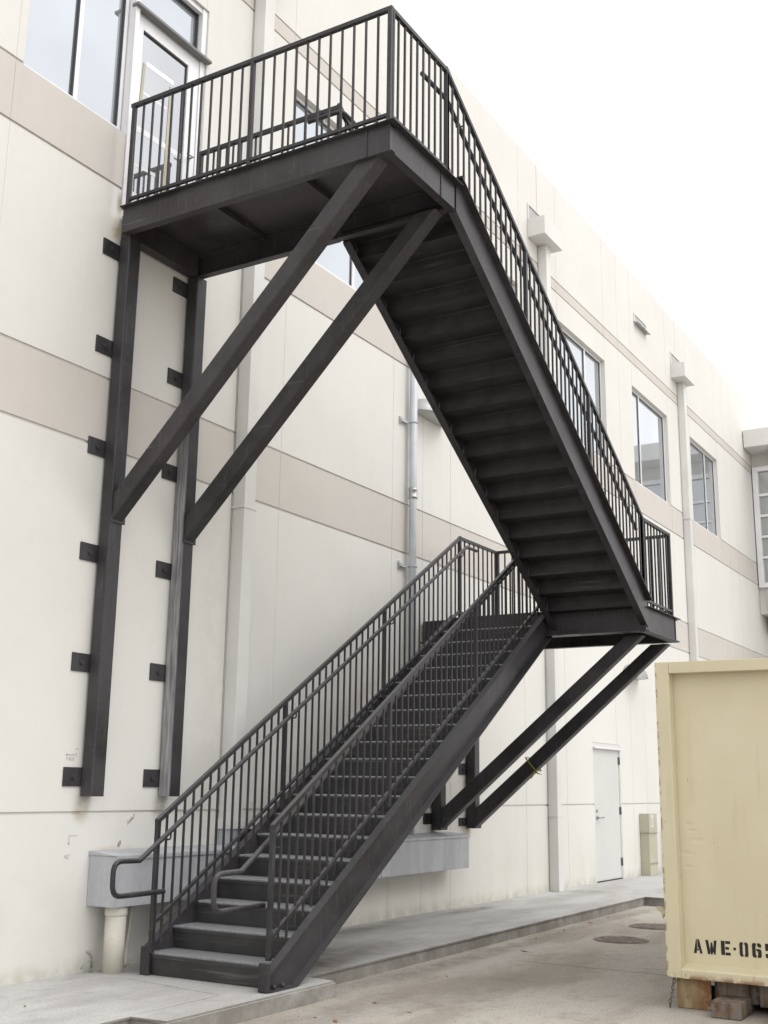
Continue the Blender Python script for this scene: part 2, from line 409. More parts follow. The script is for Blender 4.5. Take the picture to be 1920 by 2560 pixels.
# parapet top, ends, back, roof behind
quad(((X0, 0, ZT), (X1, 0, ZT), (X1, .3, ZT), (X0, .3, ZT)), 0)
quad(((X0, .3, ZT), (X1, .3, ZT), (X1, .3, ZT - .7), (X0, .3, ZT - .7)), 0)
quad(((X0, .3, ZT - .7), (X1, .3, ZT - .7), (X1, 16, ZT - .7), (X0, 16, ZT - .7)), 0)
for x in (X0, X1):
    quad(((x, 0, -.3), (x, 16, -.3), (x, 16, ZT - .7), (x, .3, ZT - .7), (x, .3, ZT), (x, 0, ZT)), 0)
quad(((X0, 16, -.3), (X1, 16, -.3), (X1, 16, ZT - .7), (X0, 16, ZT - .7)), 0)
bmesh.ops.remove_doubles(bm, verts=bm.verts, dist=1e-5)
obj('wall', bm, [M['wall'], M['band']], bld)

def window(x0, x1, z0, z1, mulls, tint='glass', door=False):
    fr = BM(); gk = []
    yf, yb = .075, .135
    t = .04
    box(fr, x0, x0 + t, yf, yb, z0, z1); box(fr, x1 - t, x1, yf, yb, z0, z1)
    box(fr, x0 + t, x1 - t, yf, yb, z1 - t, z1); box(fr, x0 + t, x1 - t, yf - .02, yb, z0, z0 + t)
    edges = [x0 + t] + [v for mx in mulls for v in (mx - .025, mx + .025)] + [x1 - t]
    for mx in mulls: box(fr, mx - .025, mx + .025, yf + .003, yb, z0 + t, z1 - t)
    f = obj('window', fr, M['white'], bld)
    for a, b in zip(edges[::2], edges[1::2]):
        p = BM(); box(p, a + .002, b - .002, .103, .109, z0 + t + .002, z1 - t - .002); obj('pane', p, M[tint], f)
        k = BM(); g2, gy = (.014, .080) if x0 < 6 else (.008, .092)
        box(k, b - g2, b - .001, gy, .1025, z0 + t + .001, z1 - t - .001)
        box(k, a + .001, b - g2 - .001, gy, .1025, z1 - t - g2, z1 - t - .001)
        obj('gasket', k, M['gasket'], f)
    return f
window(5.765, 6.98, 7.353, 9.326, [6.41])
for (x0, x1, z0, z1) in wins[2:]:
    left_type = any(abs(x0 - (d - 3.08)) < .01 for d in DX)
    window(x0 + .005, x1 - .005, z0 + .004, z1 - .004, [x0 + .62] if left_type else [x1 - .84])

# upper storey exit door with its frame and transom
f = BM()
box(f, 6.99, 7.045, -.012, .135, 6.585, 9.325); box(f, 7.975, 8.045, .02, .135, 6.585, 9.325)
box(f, 7.046, 7.974, .03, .135, 9.27, 9.325); box(f, 7.046, 7.974, .03, .135, 8.70, 8.76); box(f, 7.046, 7.974, .02, .135, 6.585, 6.61)
fr = obj('door_frame', f, M['white'], bld)
b_ = BM(); box(b_, 7.05, 7.97, .1, .107, 8.765, 9.265); obj('pane', b_, M['glass'], fr)
b_ = BM(); box(b_, 7.953, 7.97, .075, .099, 8.762, 9.268); box(b_, 7.05, 7.952, .075, .099, 9.255, 9.268); obj('gasket', b_, M['gasket'], fr)
b_ = BM(); box(b_, 6.975, 8.07, -.055, .028, 8.705, 8.735, .004); obj('drip_cap', b_, M['grey_metal'], fr)
d_ = BM()
box(d_, 7.05, 7.15, .03, .085, 6.62, 8.69); box(d_, 7.81, 7.97, .03, .085, 6.62, 8.69)
box(d_, 7.151, 7.809, .03, .085, 8.56, 8.69); box(d_, 7.151, 7.809, .03, .085, 6.62, 6.84)
dr = obj('door', d_, M['white'], bld, label='white framed glass exit door at the upper landing')
b_ = BM(); box(b_, 7.152, 7.808, .056, .062, 6.842, 8.558); obj('pane', b_, M['glass_dark'], dr)
def strip(pts, m):
    k = BM(); yy = .0555 if m == 'white' else .0535; prism(k, [(x, yy, z) for x, z in pts], (0, -.001, 0)); obj('glass_strip', k, M[m], dr)
for (xa_, za_, xb_, zb__, hh_) in ((7.24, 8.28, 7.64, 8.29, .055), (7.20, 7.94, 7.56, 7.95, .03), (7.16, 7.55, 7.80, 7.57, .06), (7.16, 7.16, 7.46, 7.18, .035)):
    strip([(xa_, za_), (xb_, zb__), (xb_, zb__ - hh_), (xa_, za_ - hh_)], 'white')
for (xa_, za_, zb__, ww_) in ((7.20, 8.24, 7.80, .035), (7.585, 8.2, 6.9, .05)):
    strip([(xa_, za_), (xa_ + ww_, za_), (xa_ + ww_ - .02, zb__), (xa_ - .02, zb__)], 'cab')
b_ = BM(); box(b_, 7.797, 7.808, .046, .0555, 6.842, 8.558); box(b_, 7.152, 7.796, .042, .0555, 8.545, 8.558); obj('gasket', b_, M['gasket'], dr)
b_ = BM(); cyl(b_, (7.89, .03, 7.55), .018, (0, -.02, 0), 12); tube(b_, [(7.89, .01, 7.55), (7.89, -.03, 7.55), (7.80, -.03, 7.55)], .008, 8); obj('handle', b_, M['chrome'], dr)
# ground floor steel door
f = BM()
box(f, 18.512, 18.56, .004, .049, 0.0, 2.16); box(f, 19.75, 19.798, .004, .049, 0.0, 2.16); box(f, 18.512, 19.798, .004, .049, 2.161, 2.233)
fr = obj('door_frame', f, M['door'], bld)
b_ = BM(); box(b_, 18.50, 19.81, -.05, .003, 2.135, 2.165, .004); obj('drip_cap', b_, M['white'], fr)
d_ = BM(); box(d_, 18.566, 19.744, .012, .048, .02, 2.155)
dr = obj('door', d_, M['door'], bld, label='plain pale steel door with lever handle at sidewalk level')
b_ = BM(); cyl(b_, (18.64, .012, 1.02), .032, (0, -.02, 0), 14); tube(b_, fillet([(18.64, -.005, 1.02), (18.64, -.055, 1.02), (18.80, -.055, 1.02)], .02), .011, 8); cyl(b_, (18.635, .012, 1.13), .026, (0, -.015, 0), 12); obj('handle', b_, M['chrome'], dr)
for z in (1.90, 1.06, .22):
    b_ = BM(); box(b_, 19.715, 19.765, -.006, .0115, z, z + .12); cyl(b_, (19.747, -.008, z - .005), .011, (0, 0, .13), 8); obj('hinge', b_, M['hinge'], dr)
b_ = BM(); box(b_, 18.57, 19.74, -.004, .0118, .0, .018); obj('door_sweep', b_, M['gasket'], dr)

# pencilled builders' marks on the wall
def strokes(name, lines, w=.0035):
    k = BM()
    for ln in lines:
        for a, b2 in zip(ln, ln[1:]):
            bar(k, (a[0], -.0012, a[1]), (b2[0], -.0012, b2[1]), w, .0012, (0, 1, 0))
    return obj('pencil_mark', k, M['pencil'], bld)
strokes('m', [[(7.01, 1.053), (6.92, 1.055), (6.922, .984)], [(6.914, 1.002), (6.922, .984), (6.931, 1.0)]])
def glyphs(txt, x, z, h):
    F = {'4': [[(.55, 0), (.55, 1), (0, .35), (.8, .35)]], '2': [[(0, .8), (.3, 1), (.6, .75), (0, 0), (.7, 0)]], "'": [[(.3, 1.2), (.2, .9)]],
         'F': [[(0, 0), (0, 1), (.6, 1)], [(0, .55), (.45, .55)]], 'A': [[(0, 0), (.35, 1), (.7, 0)], [(.15, .4), (.55, .4)]], 'C': [[(.6, .9), (.2, 1), (0, .5), (.2, 0), (.6, .1)]],
         'E': [[(.6, 1), (0, 1), (0, 0), (.6, 0)], [(0, .5), (.45, .5)]], 'm': [[(0, 0), (0, .6), (.2, .5), (.3, 0)], [(.3, .5), (.5, .6), (.6, 0)]], 'o': [[(0, .3), (.25, .6), (.5, .3), (.25, 0), (0, .3)]],
         'u': [[(0, .6), (.1, 0), (.5, .1), (.5, .6)]], 'n': [[(0, 0), (0, .6), (.4, .5), (.5, 0)]], 't': [[(.25, 1), (.25, 0), (.45, 0)], [(0, .65), (.5, .65)]]}
    out = []
    for i, ch in enumerate(txt):
        for ln in F[ch]: out.append([(x + (i * .95 + a) * h, z + b2 * h) for a, b2 in ln])
    return out
strokes('m', glyphs("42'", 6.885, .88, .030), .003)
strokes('m', glyphs('mount', 6.824, 1.678, .026), .0028)
strokes('m', glyphs('FACE', 6.832, 1.643, .024), .003)
strokes('m', [[(6.918, 1.729), (6.934, 1.74), (6.95, 1.733)]], .003)
random.seed(3)
for (x, z, w, h, k, sl) in ((7.582, 1.125, .08, .06, 9, .7), (7.475, .95, .035, .065, 6, 0)):
    ls = []
    for i in range(k):
        a = x + w * i / k; zz = z + sl * (a - x); ls.append([(a, zz), (a + random.uniform(-.004, .008), zz + h * random.uniform(.4, .8)), (a + random.uniform(.0, .014), zz + h * random.uniform(.1, .5))])
    strokes('m', ls, .0022)

# far wing with curtain wall and canopy
wing = thing('glazed_wing', (33, -4, 0), 'far projecting wing with gridded window wall under a flat canopy', 'building')
bm = BM()
box(bm, 31.0, 44, -9, -.002, 6.02, 10.80); box(bm, 30.80, 30.999, -9, -.25, 6.02, 6.62); box(bm, 31.0, 44, -9, -.3, 5.85, 6.019)
prism(bm, [(31.0, -9, 5.849), (31.6, -9, 5.55), (44, -9, 5.55), (44, -9, 5.849)], (0, 8.6, 0)); box(bm, 31.6, 44, -8.6, -.002, -.3, 5.549)
obj('wall', bm, M['wall'], wing)
bm = BM(); box(bm, 30.12, 31.6, -9.2, -.02, 10.36, 10.84, .01); obj('canopy', bm, M['duct'], wing)
bm = BM(); prism(bm, [(30.3, -.6, 10.358), (30.99, -.6, 10.358), (30.99, -.6, 9.99)], (0, -.06, 0)); obj('canopy_bracket', bm, M['cgrey'], wing); bm = BM(); prism(bm, [(30.3, -4.6, 10.358), (30.99, -4.6, 10.358), (30.99, -4.6, 9.99)], (0, -.06, 0)); obj('canopy_bracket', bm, M['cgrey'], wing)
zz = [6.72, 6.90, 7.50, 8.06, 8.63, 9.20, 9.93]
bm = BM(); ys = [-.03, -.17, -1.5, -2.9, -4.3, -5.7, -7.1, -8.6]
box(bm, 30.84, 30.998, -8.7, -.03, 9.86, 9.98); box(bm, 30.84, 30.998, -8.7, -.03, 6.70, 6.82)
for z in zz[2:-1]: box(bm, 30.85, 30.997, -8.6, -.17, z - .03, z + .03)
box(bm, 30.84, 30.9965, -.17, -.03, 6.821, 9.859)
for y in ys[2:]: box(bm, 30.845, 30.9965, y - .04, y + .04, 6.821, 9.859)
wf = obj('window', bm, M['white'], wing)
for i in range(1, len(ys) - 1):
    bm = BM(); box(bm, 30.93, 30.94, ys[i + 1] + .041, ys[i] - (.041 if i > 1 else .001), 6.83, 9.85); obj('pane', bm, M['pane'], wf)

# ------------------------------------------------------------------ downspouts with conductor heads
def mk_downspout(x, z0, ztop, label, head=True, boot=False):
    t = thing('downspout', (x + .09, -.07, z0), label, 'downspout', 'square downspouts along the facade')
    bm = BM(); w, d = .172, .155
    box(bm, x + .012, x + .012 + w, -d, -.004, z0, ztop, .006)
    obj('pipe', bm, M['duct'], t)
    zb = 1.07
    while zb < ztop:
        bm = BM(); box(bm, x - .008, x + .032 + w, -d - .006, -.0035, zb, zb + .02 + (.07 if boot and zb < 1.2 else 0)); box(bm, x + .2, x + .26, -.006, -.0005, zb - .01, zb + .03)
        obj('strap', bm, M['duct'], t); zb += 3.07
    if head:
        bm = BM()
        hx0, hx1, hd, h0, h1 = x - .4, x + .36, .31, 10.34, 10.66
        prism(bm, [(hx0, -hd, h0), (hx1, -hd, h0), (hx1, -.003, h0), (hx0, -.003, h0)], (0, 0, .008))
        box(bm, hx0, hx0 + .012, -hd, -.003, h0 + .008, h1); box(bm, hx1 - .012, hx1, -hd, -.003, h0 + .008, h1)
        box(bm, hx0 + .012, hx1 - .012, -hd, -hd + .012, h0 + .008, h1); box(bm, hx0 + .012, hx1 - .012, -.015, -.003, h0 + .008, h1)
        obj('conductor_head', bm, M['duct'], t)
        bm = BM(); o = .03
        box(bm, hx0, hx1 - .1, -.02, -.001, 10.93, 10.96); box(bm, hx0, hx0 + o, -.02, -.001, 10.67, 10.93); box(bm, hx1 - .1 - o, hx1 - .1, -.02, -.001, 10.67, 10.93)
        obj('scupper_frame', bm, M['duct'], t)
        bm = BM(); box(bm, hx0 + o + .002, hx1 - .1 - o - .002, -.006, -.001, 10.67, 10.928); obj('scupper_opening', bm, M['lamp'], t)
    return t
mk_downspout(16.58, 0, 10.358, 'square downspout with conductor head left of the plain steel door')
mk_downspout(24.29, 0, 10.358, 'distant square downspout with conductor head, farthest along the wall')
d1 = mk_downspout(8.78, 1.075, 10.358, 'square downspout behind the braces ending above the grey trough', True, True)
bm = BM(); box(bm, 8.80, 8.955, -.14, -.006, .908, 1.07); obj('outlet_boot', bm, M['galv'], d1)
bm = BM(); box(bm, 8.957, 9.06, -.2, -.006, .91, 1.066); obj('rubber_boot', bm, M['rubber'], d1)

# overflow scupper between the heads
t = thing('overflow_scupper', (21.85, 0, 10.74), 'small pale overflow scupper high on the wall below the parapet', 'scupper')
bm = BM(); box(bm, 21.47, 22.24, -.02, -.001, 10.95, 10.985); box(bm, 21.47, 21.51, -.02, -.001, 10.75, 10.949); box(bm, 22.2, 22.24, -.02, -.001, 10.75, 10.949)
obj('scupper_frame', bm, M['duct'], t)
bm = BM(); box(bm, 21.511, 22.199, -.007, -.001, 10.78, 10.949); obj('scupper_opening', bm, M['lamp'], t)
bm = BM(); prism(bm, [(21.47, -.001, 10.79), (21.47, -.11, 10.745), (21.47, -.11, 10.735), (21.47, -.001, 10.765)], (.77, 0, 0)); obj('spout_lip', bm, M['lamp'], t)

# round pipe
t = thing('round_pipe', (12.26, -.1, .9), 'silver round pipe strapped to the wall behind the stairs', 'pipe')
bm = BM(); tube(bm, [(12.27, -.09, .906), (12.27, -.09, 9.0)], .05, 18); obj('pipe', bm, M['pipe'], t)
bm = BM(); tube(bm, [(12.27, -.09, 5.0), (12.27, -.09, 5.03), (12.27, -.09, 5.035), (12.27, -.09, 5.10), (12.27, -.09, 5.105), (12.27, -.09, 5.135)], [.058, .058, .054, .054, .058, .058], 18); obj('coupling', bm, M['chrome'], t)
st0 = None
for z in (6.0, 4.13, 2.26, 7.87):
    if st0 is None:
        bm = BM(); tube(bm, [(12.27 + .054 * math.cos(a), -.09 + .054 * math.sin(a), z) for a in [2 * math.pi * i / 16 for i in range(17)]], .008, 6)
        box(bm, 12.05, 12.215, -.045, -.005, z - .02, z + .02); box(bm, 12.05, 12.09, -.02, -.0008, z - .05, z + .05)
        st0 = obj('strap', bm, M['galv'], t)
    else: dup_part(st0, (0, 0, z - 6.0), t)

# wall lights
def mk_lamp(x, z, label):
    t = thing('wall_light', (x, 0, z), label, 'wall light', 'half-dome wall lights')
    bm = BM(); rings = []; nr, na = 6, 20
    for i in range(nr + 1):
        ph = math.pi / 2 * i / nr; rr = math.cos(ph) * .92 + .08
        rings.append([bm.verts.new((x + .43 * rr * math.cos(a), -.004 - .30 * rr * math.sin(a), z + .24 * math.sin(ph))) for a in [math.pi * k / na for k in range(na + 1)]])
    for a, b in zip(rings, rings[1:]):
        for k in range(na): f = bm.faces.new((a[k], a[k + 1], b[k + 1], b[k])); f.smooth = True
    bm.faces.new(rings[-1]); obj('housing', bm, M['lamp'], t)
    bm = BM(); prism(bm, [(x + .405 * math.cos(a), -.006 - .275 * math.sin(a), z + .002) for a in [math.pi * k / na for k in range(na + 1)]], (0, 0, .012)); obj('lens', bm, M['lens'], t)
mk_lamp(12.76, 6.21, 'grey half-dome wall light beside the silver round pipe')
mk_lamp(20.5, 3.46, 'grey half-dome wall light above and right of the steel door')

# grey trough and its supports
t = thing('metal_trough', (10.2, -.15, .505), 'long grey sheet metal trough fixed low along the wall', 'trough')
bm = BM(); box(bm, 7.16, 13.38, -.30, -.004, .505, .898, .004); obj('trough_body', bm, M['galv'], t)
bm = BM(); prism(bm, [(7.15, -.004, .93), (7.15, -.315, .90), (7.15, -.315, .872), (7.15, -.309, .872), (7.15, -.309, .8995), (7.15, -.004, .899)], (6.24, 0, 0)); obj('trough_lid', bm, M['galv'], t)
bm = BM()
for x in (8.65, 10.0, 11.27): box(bm, x, x + .006, -.303, -.29, .506, .897)
for i in range(60): cyl(bm, (7.3 + i * .102, -.300, .52), .004, (0, -.003, 0), 6)
obj('seam', bm, M['cgrey'], t)
t = thing('drain_pipe', (7.31, -.19, 0), 'short cream painted drain pipe standing under the trough end', 'pipe')
bm = BM(); tube(bm, [(7.31, -.19, 0), (7.31, -.19, .44)], .083, 26); obj('pipe', bm, M['cream'], t)
bm = BM(); tube(bm, [(7.31, -.19, .43), (7.31, -.19, .44), (7.31, -.19, .50), (7.31, -.19, .504)], [.084, .09, .09, .082], 26); obj('collar', bm, M['cream'], t)
bm = BM(); tube(bm, fillet([(7.66, -.04, .504), (7.64, -.045, .3), (7.60, -.05, .1), (7.55, -.1, .012)], .1), .014, 8)
obj('flexible_conduit', bm, M['cream'], label='thin cream conduit hanging behind the drain pipe', cat='conduit')
bm = BM(); tube(bm, fillet([(7.20, -.06, 0), (7.20, -.07, .05), (7.16, -.1, .13), (7.12, -.1, .16)], .03), .012, 8); tube(bm, fillet([(7.19, -.07, .04), (7.14, -.13, .11), (7.06, -.13, .10), (7.03, -.12, .05)], .03), .007, 6); tube(bm, [(7.12, -.1, .155), (7.12, -.1, .18)], .018, 8)
obj('spigot', bm, M['cgrey'], label='small rusty spigot stub at the wall foot left of the drain pipe', cat='spigot')

# electrical cabinets
t = thing('utility_cabinet', (20.92, -.08, 0), 'tall beige utility cabinet against the wall right of the steel door', 'utility cabinet')
bm = BM(); box(bm, 20.72, 21.16, -.17, -.004, 0, .725, .005); obj('lower_box', bm, M['cab'], t)
bm = BM(); box(bm, 20.71, 21.15, -.18, -.004, .735, 1.06, .006); box(bm, 20.70, 21.16, -.19, -.004, .7255, .7345); obj('upper_box', bm, M['cab'], t)
bm = BM(); box(bm, 20.80, 20.93, -.1835, -.1802, .83, 1.04); obj('label_plate', bm, M['label'], t)
bm = BM(); box(bm, 20.75, 21.14, -.185, -.1702, .20, .215); box(bm, 20.84, 20.875, -.1850, -.1836, .86, 1.0); obj('latch_bar', bm, M['cgrey'], t)
bm = BM(); box(bm, 21.95, 22.9, -.16, -.004, 0, .74, .008); box(bm, 21.93, 22.92, -.18, -.004, .741, .765)
obj('grey_cabinet', bm, M['cgrey'], label='low grey cabinet just past the beige utility cabinet', cat='utility cabinet')

# ------------------------------------------------------------------ the steel stair
stair = thing('exterior_staircase', (10.2, -1.6, 0), 'dark steel two-flight exterior staircase with landings bracketed off the wall', 'staircase')
def part(name, bm, mat='steel', parent=None, label=None): return obj(name, bm, M[mat], parent or stair, label)
# columns with anchor plates
cw, cd = .15, .145
def column(x, z0, z1, plates, mat, label=None):
    bm = BM(); bar(bm, (x + cw / 2, -.016 - (cd - .016) / 2, z0), (x + cw / 2, -.016 - (cd - .016) / 2, z1), cw, cd - .016, (0, 1, 0), .016)
    c = part('column', bm, mat, label=label)
    for (zp, h) in plates:
        k = BM(); box(k, x - .185, x + cw + .012, -.015, -.001, zp, zp + h, .002); cyl(k, (x - .085, -.015, zp + h * .48), .017, (0, -.018, 0), 6); cyl(k, (x - .085, -.0152, zp + h * .48), .026, (0, -.004, 0), 12)
        obj('anchor_plate', k, M['steel'], c)
pz = [(1.44 if i == 0 else 1.435 + .925 * i, .15) for i in range(6)]
column(6.987, 1.362, 6.262, pz, 'steel')
column(7.923, 1.362, 6.262, pz, 'worn', 'column worn to bare grey on its side face')
column(12.92, .96, 3.205, [(1.03, .13), (1.64, .14), (2.5, .14)], 'steel'); column(13.86, .96, 3.205, [(.99, .10), (1.635, .145), (2.5, .14)], 'steel')
# braces: box tubes from column to landing edge
def brace(x, dx, z0, z1, y1):
    h = .19; bm = BM(); y0 = -cd
    pts = [(x, y0, z0), (x, y0, z0 + h + .045), (x, y1 + h * .85 + .06, z1), (x, y1, z1)]
    v0 = [bm.verts.new(p) for p in pts]
    v1 = [bm.verts.new((p[0] + cw - .004, p[1], p[2])) for p in pts]
    for i in (2, 3): v0[i].co.x += dx; v1[i].co.x += dx
    fs = [bm.faces.new(v0), bm.faces.new(v1[::-1])] + [bm.faces.new((v0[i], v1[i], v1[(i + 1) % 4], v0[(i + 1) % 4])) for i in range(4)]
    long = [e for e in bm.edges if abs(e.verts[0].co.y - e.verts[1].co.y) > 1]
    bmesh.ops.bevel(bm, geom=long, offset=.02, segments=3, affect='EDGES', profile=.5)
    box(bm, x - .012, x + cw + .01, y0 - .012, y0 - .001, z0 - .012, z0 + h + .07)
    bmesh.ops.translate(bm, verts=bm.verts, vec=(.002, 0, 0))
    part('brace', bm)
brace(6.987, -.06, 3.64, 6.262, -2.80); brace(7.923, -.05, 3.635, 6.262, -2.79)
brace(12.92, -.08, .975, 3.2, -2.80); brace(13.86, -.13, .975, 3.2, -2.82)

# landings
def channel(bm, p0, p1, h, fl, side, t=.012):
    """channel with web on the line p0-p1 (bottom corner), flanges towards side vector"""
    p0, p1, s = Vector(p0), Vector(p1), Vector(side).normalized(); d = p1 - p0
    prof = [(0, 0), (fl, 0), (fl, t), (t, t * 1.5), (t, h - t * 1.5), (fl, h - t), (fl, h), (0, h)]
    prism(bm, [p0 + s * a + Vector((0, 0, b)) for a, b in prof], d)
z1b, z1t, z1 = 6.263, 6.497, 6.505
xa, xb, yd = 6.889, 7.965, -2.924
bm = BM(); channel(bm, (xa, -.135, z1b), (xa, yd, z1b), z1t - z1b, .075, (1, 0, 0)); box(bm, xa - .008, xa - .0005, -2.716, -2.704, z1b + .004, z1t - .002); part('landing_beam', bm)
bm = BM(); channel(bm, (xa + .013, yd, z1b + .001), (xb, yd, z1b + .001), z1t - z1b - .002, .075, (0, 1, 0)); box(bm, 7.715, 7.727, yd - .008, yd - .0005, z1b + .006, z1t - .004); part('landing_beam', bm)
bm = BM(); channel(bm, (xb + .05, -.02, z1b + .002), (xb + .05, -1.74, z1b + .002), z1t - z1b - .004, .075, (-1, 0, 0)); channel(bm, (xb + .04, -1.745, z1b + .0025), (xb + .04, yd + .014, z1b + .0025), z1t - z1b - .005, .07, (-1, 0, 0)); part('landing_beam', bm)
jo = None
for y in (-.95, -1.9):
    bm = BM(); box(bm, xa + .014, xb - .03, y - .004, y + .004, 6.435, 6.494); box(bm, xa + .014, xb - .03, y + .005, y + .05, 6.486, 6.494)
    part('joist', bm)
bm = BM(); box(bm, xa + .10, xb - .035, -.14, -.03, z1b + .004, 6.494); part('landing_beam', bm)
bm = BM(); box(bm, xa - .045, xb + .06, yd - .055, -.125, z1t + .001, z1, .002); box(bm, 7.0, xb + .04, -.1249, -.012, z1t + .0015, z1 - .0005); part('landing_deck', bm, 'steel')
# lower landing
z2b, z2t, z2 = 3.215, 3.492, 3.50
xc, xd = 12.66, 13.72; y2 = -2.915
bm = BM(); channel(bm, (xc + .005, -.02, z2b + .002), (xc + .005, y2 + .014, z2b + .002), z2t - z2b - .004, .08, (1, 0, 0)); box(bm, xc - .10, xc + .003, y2 + .07, -.02, z2b + .001, z2b + .013); part('landing_beam', bm)
bm = BM(); channel(bm, (xc - .01, y2, z2b), (xd, y2, z2b), z2t - z2b, .08, (0, 1, 0)); box(bm, xc - .08, xd + .02, y2 - .055, y2 - .001, z2b - .006, z2b + .006); part('landing_beam', bm)
bm = BM(); channel(bm, (xd + .013, y2 - .01, z2b + .001), (xd + .013, -.03, z2b + .001), z2t - z2b - .002, .085, (1, 0, 0)); part('landing_beam', bm)
bm = BM(); channel(bm, (xc + .09, -.10, z2b + .003), (xd, -.10, z2b + .003), z2t - z2b - .006, .07, (0, -1, 0)); part('landing_beam', bm)
for y in (-1.0, -1.9):
    bm = BM(); box(bm, xc + .10, xd - .02, y - .03, y + .03, 3.38, z2t - .003); part('joist', bm)
bm = BM(); box(bm, xc - .005, xd + .10, y2 - .055, -.03, z2t + .001, z2, .002); box(bm, 12.49, xc - .0055, y2 + .03, -1.775, z2t + .0012, z2 - .0002); part('landing_deck', bm, 'steel')

# flights
SL = .638
def stringer(x0, x1, zb, yo, inward, dep, foot=None, lip=False):
    """C-channel stringer in a vertical plane; outer web at yo, flange width towards 'inward'"""
    bm = BM(); t = .012; fl = .075 * inward; n = .014
    def z(x): return zb + SLOC * (x - x0)
    k = math.hypot(1, SLOC)
    def poly(a, b): return a, b
    # web
    def quadstrip(off0, off1, ya, yb):
        pts = []
        for x in (x0, x1):
            pts.append((x, z(x) + off0)); pts.append((x, z(x) + off1))
        P = [(pts[0][0], pts[0][1]), (pts[2][0], pts[2][1]), (pts[3][0], pts[3][1]), (pts[1][0], pts[1][1])]
        if foot is not None:  # clip under the floor
            zz0 = foot
            out = []
            for i in range(4):
                a, b = P[i], P[(i + 1) % 4]
                if a[1] >= zz0: out.append(a)
                if (a[1] - zz0) * (b[1] - zz0) < 0:
                    f = (zz0 - a[1]) / (b[1] - a[1]); out.append((a[0] + f * (b[0] - a[0]), zz0))
            P = out
        if len(P) >= 3: prism(bm, [(a, ya, b) for a, b in P], (0, yb - ya, 0))
    quadstrip(0, dep, yo, yo + t * inward)
    quadstrip(0, n, yo + t * inward + .0003 * inward, yo + fl)
    quadstrip(dep - n, dep, yo + t * inward + .0003 * inward, yo + fl)
    if lip: quadstrip(dep - n + .0005, dep + .0005, yo - .06 * inward, yo - .0003 * inward)
    return part('stringer', bm)
YI, YO = -.50, -1.70            # lower flight
SLOC = SL
zb0 = .62 + SL * (7.27 - 8.6)
stringer(7.27, 12.655, zb0, YO, -1, .355, 0.0)
stringer(7.38, 12.655, zb0 + SL * .11, YI, 1, .355, 0.0)
# feet: end plates and base clips
bm = BM(); box(bm, 7.235, 7.268, YO - .078, YO + .012, 0.0, .205, .01); box(bm, 7.27, 7.60, YO - .085, YO - .001, .001, .012); cyl(bm, (7.36, YO - .045, .012), .018, (0, 0, .03), 6); cyl(bm, (7.47, YO - .045, .012), .018, (0, 0, .03), 6); part('foot_plate', bm)
bm = BM(); box(bm, 7.345, 7.378, YI - .03, YI + .06, 0.0, .215, .012); part('foot_plate', bm)
x0, run, rise = 7.377, .2707, .1740
def tread_bm(x, z, ya, yb, up, run, rise, last=False):
    """formed plate: nose lip, walking surface and the riser below its front edge; up=+1 climbs to +X"""
    b = BM(); t = .006; s = up
    prof = [(0, z - .042), (0, z - .016), (s * .004, z - .006), (s * .013, z), (s * (run + .034), z), (s * (run + .034), z - t), (s * .016, z - t), (s * t, z - .018), (s * t, z - .042)]
    prism(b, [(x + a, ya, c) for a, c in prof], (0, yb - ya, 0))
    prof = [(s * (t + .001), z - .012), (s * (t + .006), z - .012), (s * .028, z - rise + .001), (s * .022, z - rise + .001)]
    prism(b, [(x + a, ya + .003, c) for a, c in prof], (0, yb - ya - .006, 0))
    return b
first = None
for k in range(1, 20):
    if first is None:
        first = part('tread', tread_bm(x0, rise, YO + .002, YI - .002, 1, run, rise), 'tread')
    else: dup_part(first, ((k - 1) * run, 0, (k - 1) * rise), stair)
b = BM(); xr = x0 + 19 * run; box(b, xr, xr + .008, YO + .014, YI - .014, z2 - rise, z2 - .012); box(b, xr - .002, xc - .006, YO + .0145, YI - .0145, z2 - .011, z2 - .001); part('tread', b, 'tread')
# upper flight
UYI, UYO = -1.76, -2.924
SLOC = -.637
zu0 = 6.275 - .637 * (7.975 - 7.975)
stringer(8.0, 12.70, zu0 - .637 * .025, UYO, 1, .318, None, True)
stringer(8.02, 12.70, zu0 - .637 * .045, UYI, -1, .318, None, True)
nr = 18; rise2 = (z1 - z2) / nr; run2 = (12.55 - 7.98) / (nr - 1)
first = None
for k in range(1, nr):
    x = 7.98 + k * run2; z = z1 - k * rise2       # tread k below the upper landing, nose towards +X
    if first is None:
        first = part('tread', tread_bm(x, z, UYO + .014, UYI - .014, -1, run2, rise2), 'tread')
        f0 = (x, z)
    else: dup_part(first, (x - f0[0], 0, z - f0[1]), stair)

